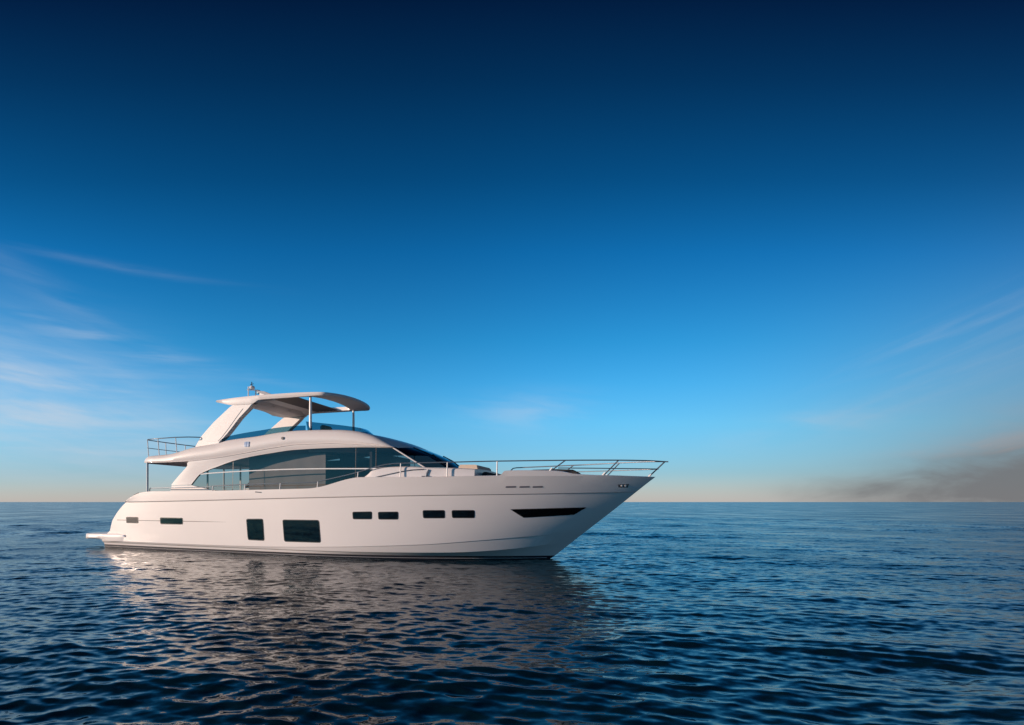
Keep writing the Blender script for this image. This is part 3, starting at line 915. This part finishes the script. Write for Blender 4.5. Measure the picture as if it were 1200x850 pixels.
# mast, radar and lights on the hardtop
mast = Geo().tube([(6.10, -.10, 6.28), (6.10, -.10, 7.12)], .026, 8).tube([(6.34, .10, 6.28), (6.34, .10, 7.0)], .03, 8).tube([(6.02, -.12, 6.98), (6.45, .14, 6.98)], .022, 8).out('mast', M['whitepaint'], yacht)
Geo().lathe((6.22, 0, 7.0), [(.0, 0), (.10, .02), (.13, .07), (.11, .13), (.05, .17), (0, .18)]).out('satellite_dome', M['whitepaint'], mast)
Geo().lathe((6.46, .16, 6.80), [(.0, 0), (.08, .02), (.09, .08), (.09, .14), (.05, .18), (0, .19)]).out('searchlight', M['chrome'], mast)
g = Geo().tube([(6.20, 0, 7.15), (6.20, 0, 7.34)], .018, 6); g.tube([(6.12, 0, 7.22), (6.30, 0, 7.25)], .014, 6)
g.out('masthead_light', M['dark'], mast)
Geo().prism([(6.50, 6.86), (6.52, 6.93), (6.9, 6.86), (7.3, 6.70), (7.35, 6.62), (6.8, 6.74)], -.07, .07).out('radar_scanner', M['grey_soft'], mast, bevel=.012)
Geo().prism([(6.62, 6.3), (6.66, 6.85), (6.86, 6.82), (7.1, 6.3)], -.06, .06).out('radar_pedestal', M['whitepaint'], mast, bevel=.012)

# cockpit pole under the overhang
for s_ in (1, -1):
    Geo().tube([(2.62, -s_ * 2.43, 2.40), (2.62, -s_ * 2.43, 3.72)], .045, 12).out('overhang_pole', M['whitepaint'], yacht)

# ---- rails --------------------------------------------------------------------
def rail_part(name, pts, r, parent, material='steel', n=8): return Geo().tube(pts, r, n).out(name, M[material], parent, smooth=60)
# flybridge after rail
rl = rail_part('flybridge_rail', [(5.08, -1.96, 4.725), (4.96, -2.08, 4.725), (4.7, -2.25, 4.726), (4.1, -2.36, 4.728), (3.2, -2.40, 4.715), (2.62, -2.40, 4.70), (2.52, -2.34, 4.695), (2.48, -2.2, 4.69), (2.40, -1.2, 4.69), (2.38, 0, 4.69), (2.40, 1.2, 4.69), (2.48, 2.2, 4.69), (2.52, 2.34, 4.695), (2.62, 2.40, 4.70), (3.2, 2.40, 4.715), (4.1, 2.36, 4.728), (4.7, 2.25, 4.726), (4.96, 2.08, 4.725), (5.08, 1.96, 4.725)], .020, yacht)
rail_part('mid_rail', [(2.52, -2.34, 4.35), (2.48, -2.2, 4.345), (2.40, -1.2, 4.345), (2.38, 0, 4.345), (2.40, 1.2, 4.345), (2.48, 2.2, 4.345), (2.52, 2.34, 4.35)], .014, rl)
for (x, y) in ((2.54, -2.36), (3.18, -2.40), (4.12, -2.36), (2.40, -1.2), (2.40, 0), (2.40, 1.2), (2.54, 2.36), (3.18, 2.40), (4.12, 2.36)):
    rail_part('rail_post', [(x, y * .97, fly_top(max(x, 2.55)) - .03), (x, y, 4.70)], .019, rl, 'whitepaint')
rail_part('stair_rail', [(3.6, .55, 3.95), (4.0, .55, 4.35), (4.35, .5, 4.80), (4.9, .5, 4.80)], .018, rl)

# guard rails along the deck
zr = pch([2.9, 5.98, 6.4, 8.0, 9.6, 11.1, 11.5, 12.0, 12.83, 13.4, 14.0, 14.4, 16, 17.6, 19.6, 21.3, 22.2, 22.83], [2.603, 2.615, 2.645, 2.693, 2.721, 2.742, 2.81, 2.90, 3.072, 3.22, 3.335, 3.352, 3.359, 3.377, 3.382, 3.384, 3.372, 3.338])
xe_s = stem_x(2.848)
def rail_y(x, z=None):
    return max(half(x, xe_s + .42, 0, 12.6, 2.5) - .10, 0.0) if x > 17 else half(x, xe_s, 0, 12.4, 2.5) - .10 + (x - 13 > 0) * 0
def rail_yy(x):
    a_ = half(min(x, 22.4), xe_s, 0, 12.4, 2.5) - .10
    if x < 18: return a_
    b2 = half(min(x, 22.83), 22.86, 0, 12.6, 2.5) - .09
    t_ = min((x - 18) / 2.0, 1)
    return max(a_ * (1 - t_) + b2 * t_, 0.0)
rxs = list(np.linspace(3.0, 22.3, 130)) + [22.5, 22.65, 22.75, 22.80, 22.825]
top_s = [(x, -rail_yy(x), zr(x)) for x in rxs] + [(22.83, 0, zr(22.83))]
def bases(x): return half(x, xe_s, 0, 12.4, 2.5) - .06
for s_ in (1, -1):
    start = 0 if s_ == 1 else next(i for i, p in enumerate(top_s) if p[0] > 17.5)
    pts = [(x, y * s_, z) for x, y, z in top_s[start:]]
    if s_ == -1: pts = [(17.20, -top_s[start][1] + .12, z_sheer(17.2) + .1), (17.25, -top_s[start][1] + .11, 3.27), (17.36, -top_s[start][1] + .05, 3.36)] + pts
    else: pts = [(2.92, -2.6, 2.46), (2.93, -2.6, 2.57)] + pts
    rl = rail_part('guard_rail', pts, .021, yacht)
    px_s = [6.42, 8.0, 9.62, 11.23, 12.83, 14.4, 16.0, 17.61] if s_ == 1 else []
    for x in px_s:
        rail_part('rail_post', [(x, -s_ * bases(x), z_sheer(x) + .002), (x, -s_ * rail_yy(x), zr(x))], .021, rl, 'whitepaint')
    for xb, xt in ((19.26, 19.73), (20.86, 21.33)):
        rail_part('rail_post', [(xb, -s_ * bases(xb), z_sheer(xb) - .02), (xt, -s_ * rail_yy(xt), zr(xt))], .020, rl)
        rail_part('post_foot', [(xb - .02, -s_ * bases(xb), z_sheer(xb) - .01), (xb + .06, -s_ * (bases(xb) - .01), z_sheer(xb) + .09)], .032, rl, 'whitepaint')
    mr = [(x, -s_ * (rail_yy(min(x + .12, 22.8)) * .985 if x < 22.4 else max(rail_yy(x + .12) - .02, 0)), 3.135 + (x - 19.48) * -.010) for x in list(np.linspace(19.50, 22.3, 24)) + [22.42, 22.49, 22.52]]
    mr[-1] = (22.53, 0, mr[-1][2])
    rail_part('mid_rail', mr, .016, rl)
    if s_ == 1:
        rail_part('rail_post', [(22.26, 0, 2.87), (22.72, 0, 3.335)], .022, rl)
        rail_part('post_foot', [(22.24, 0, 2.85), (22.31, 0, 2.94)], .034, rl, 'whitepaint')
# grab rail along the coachroof side
rail_part('grab_rail', [(13.47, -2.62, 2.885), (13.9, -2.575, 2.97), (14.4, -2.515, 3.07), (14.75, -2.47, 3.12), (15.2, -2.40, 3.138)], .014, yacht)
g = Geo().tube([(15.27, -2.40, 2.88), (15.30, -2.39, 3.0), (15.36, -2.36, 3.12)], .032, 8).tube([(15.12, -2.42, 2.885), (15.40, -2.38, 2.885)], .024, 8)
g.out('boarding_gate_post', M['steel'], yacht)

# ---- coachroof and foredeck -----------------------------------------------------
ct = pch([12.95, 13.05, 13.183, 13.31, 13.56, 14.03, 14.64, 15.24, 16.39, 16.87], [2.86, 2.93, 3.029, 3.15, 3.225, 3.250, 3.243, 3.204, 3.16, 3.125])
cx_ = list(12.95 + .75 * np.linspace(0, 1, 16)) + list(np.linspace(13.8, 16.87, 24))
def cy(x): return half(x, xe_s, 0, 12.4, 2.5) - .17
cr = []
for t_, dz_, dy_ in ((0, 0, .03), (.55, 0, .015), (.86, 0, 0), (.95, 0, -.02), (1.0, 0, -.075)):
    cr.append([(x, -(cy(x) + dy_), 2.62 + (ct(x) - 2.62) * t_) for x in cx_])
for q, dz_ in ((.93, .008), (.7, .028), (.35, .045), (0, .05)):
    cr.append([(x, -cy(x) * q, ct(x) + dz_ * min(1, (x - 12.95) / .6)) for x in cx_])
g = Geo().loft(cr, mirror=True)
endr = [r[-1] for r in cr]
g.loft([endr, [(p[0] + .004, p[1], 2.6) for p in endr]], mirror=True)
g.out('coachroof', M['gelcoat'], yacht, smooth=40, merge=.001)
# sunpad with raised backrest on the coachroof, bow seating, foredeck pad
Geo().prism([(15.98, 3.15), (16.0, 3.335), (16.06, 3.36), (16.60, 3.345), (16.70, 3.32), (16.74, 3.15)], -1.0, 1.0).out('sunpad', M['tan'], yacht, bevel=.035)
g = Geo(); g.box(16.95, 17.35, -1.35, 1.35, 2.62, 2.9); g.box(16.95, 17.12, -1.35, 1.35, 2.86, 3.06)
g.out('bow_seat', M['charcoal'], yacht, bevel=.03)
for y0, y1, z1 in ((1.05, 1.6, 3.10), (-1.6, -1.05, 2.96)):
    Geo().box(17.35, 17.75, y0, y1, 2.62, z1).out('bow_seat_side', M['charcoal'], yacht, bevel=.03, label='dark grey seat side in the bow lounge')
Geo().prism([(18.25, 2.75), (18.25, 3.09), (18.6, 3.135), (19.4, 3.14), (19.9, 3.11), (20.06, 3.03), (20.1, 2.75)], -.72, .72).out('foredeck_pad', M['charcoal'], yacht, bevel=.03)
g = Geo().tube([(20.7, 0, 2.7), (20.7, 0, 2.86)], .12, 14); g.tube([(20.5, .0, 2.76), (20.95, .0, 2.76)], .06, 8)
g.out('anchor_windlass', M['steel'], yacht)

# ---- interior seen through the saloon glass -----------------------------------------
g = Geo(); g.box(4.6, 14.6, -2.05, 2.05, 1.80, 1.84); g.out('saloon_floor', M['wood'], yacht)
g = Geo()
g.box(7.6, 10.6, 1.25, 2.0, 1.84, 2.62); g.box(7.6, 10.6, 1.75, 2.02, 2.5, 2.95)
g.out('saloon_sofa', M['cream'], yacht, bevel=.05)
g = Geo(); g.box(10.9, 11.05, -.5, 2.0, 1.84, 3.95); g.box(11.05, 12.2, .6, 2.0, 1.84, 2.8)
g.out('galley_unit', M['wood'], yacht)
g = Geo(); g.box(12.9, 13.0, -1.9, 1.9, 1.84, 3.85); g.out('helm_bulkhead', M['dark'], yacht)
g = Geo(); g.prism([(13.2, 3.0), (13.2, 3.3), (15.6, 3.22), (15.6, 3.0)], -1.6, 1.6); g.out('dashboard', M['dark'], yacht)
g = Geo()
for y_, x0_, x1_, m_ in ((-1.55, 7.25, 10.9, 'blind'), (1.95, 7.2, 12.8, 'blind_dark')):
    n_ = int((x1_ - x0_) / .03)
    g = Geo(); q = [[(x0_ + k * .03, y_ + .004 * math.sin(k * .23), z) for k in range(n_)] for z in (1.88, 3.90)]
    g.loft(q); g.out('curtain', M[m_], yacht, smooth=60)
# after bulkhead: framed glass doors to the cockpit
g = Geo()
for y in (-2.1, 0, 2.1): g.box(5.55, 5.62, y - .018, y + .018, 1.84, 3.70)
g.box(5.55, 5.62, -2.14, 2.14, 3.60, 3.72)
g.out('cockpit_door_frame', M['gelcoat_in'], yacht)
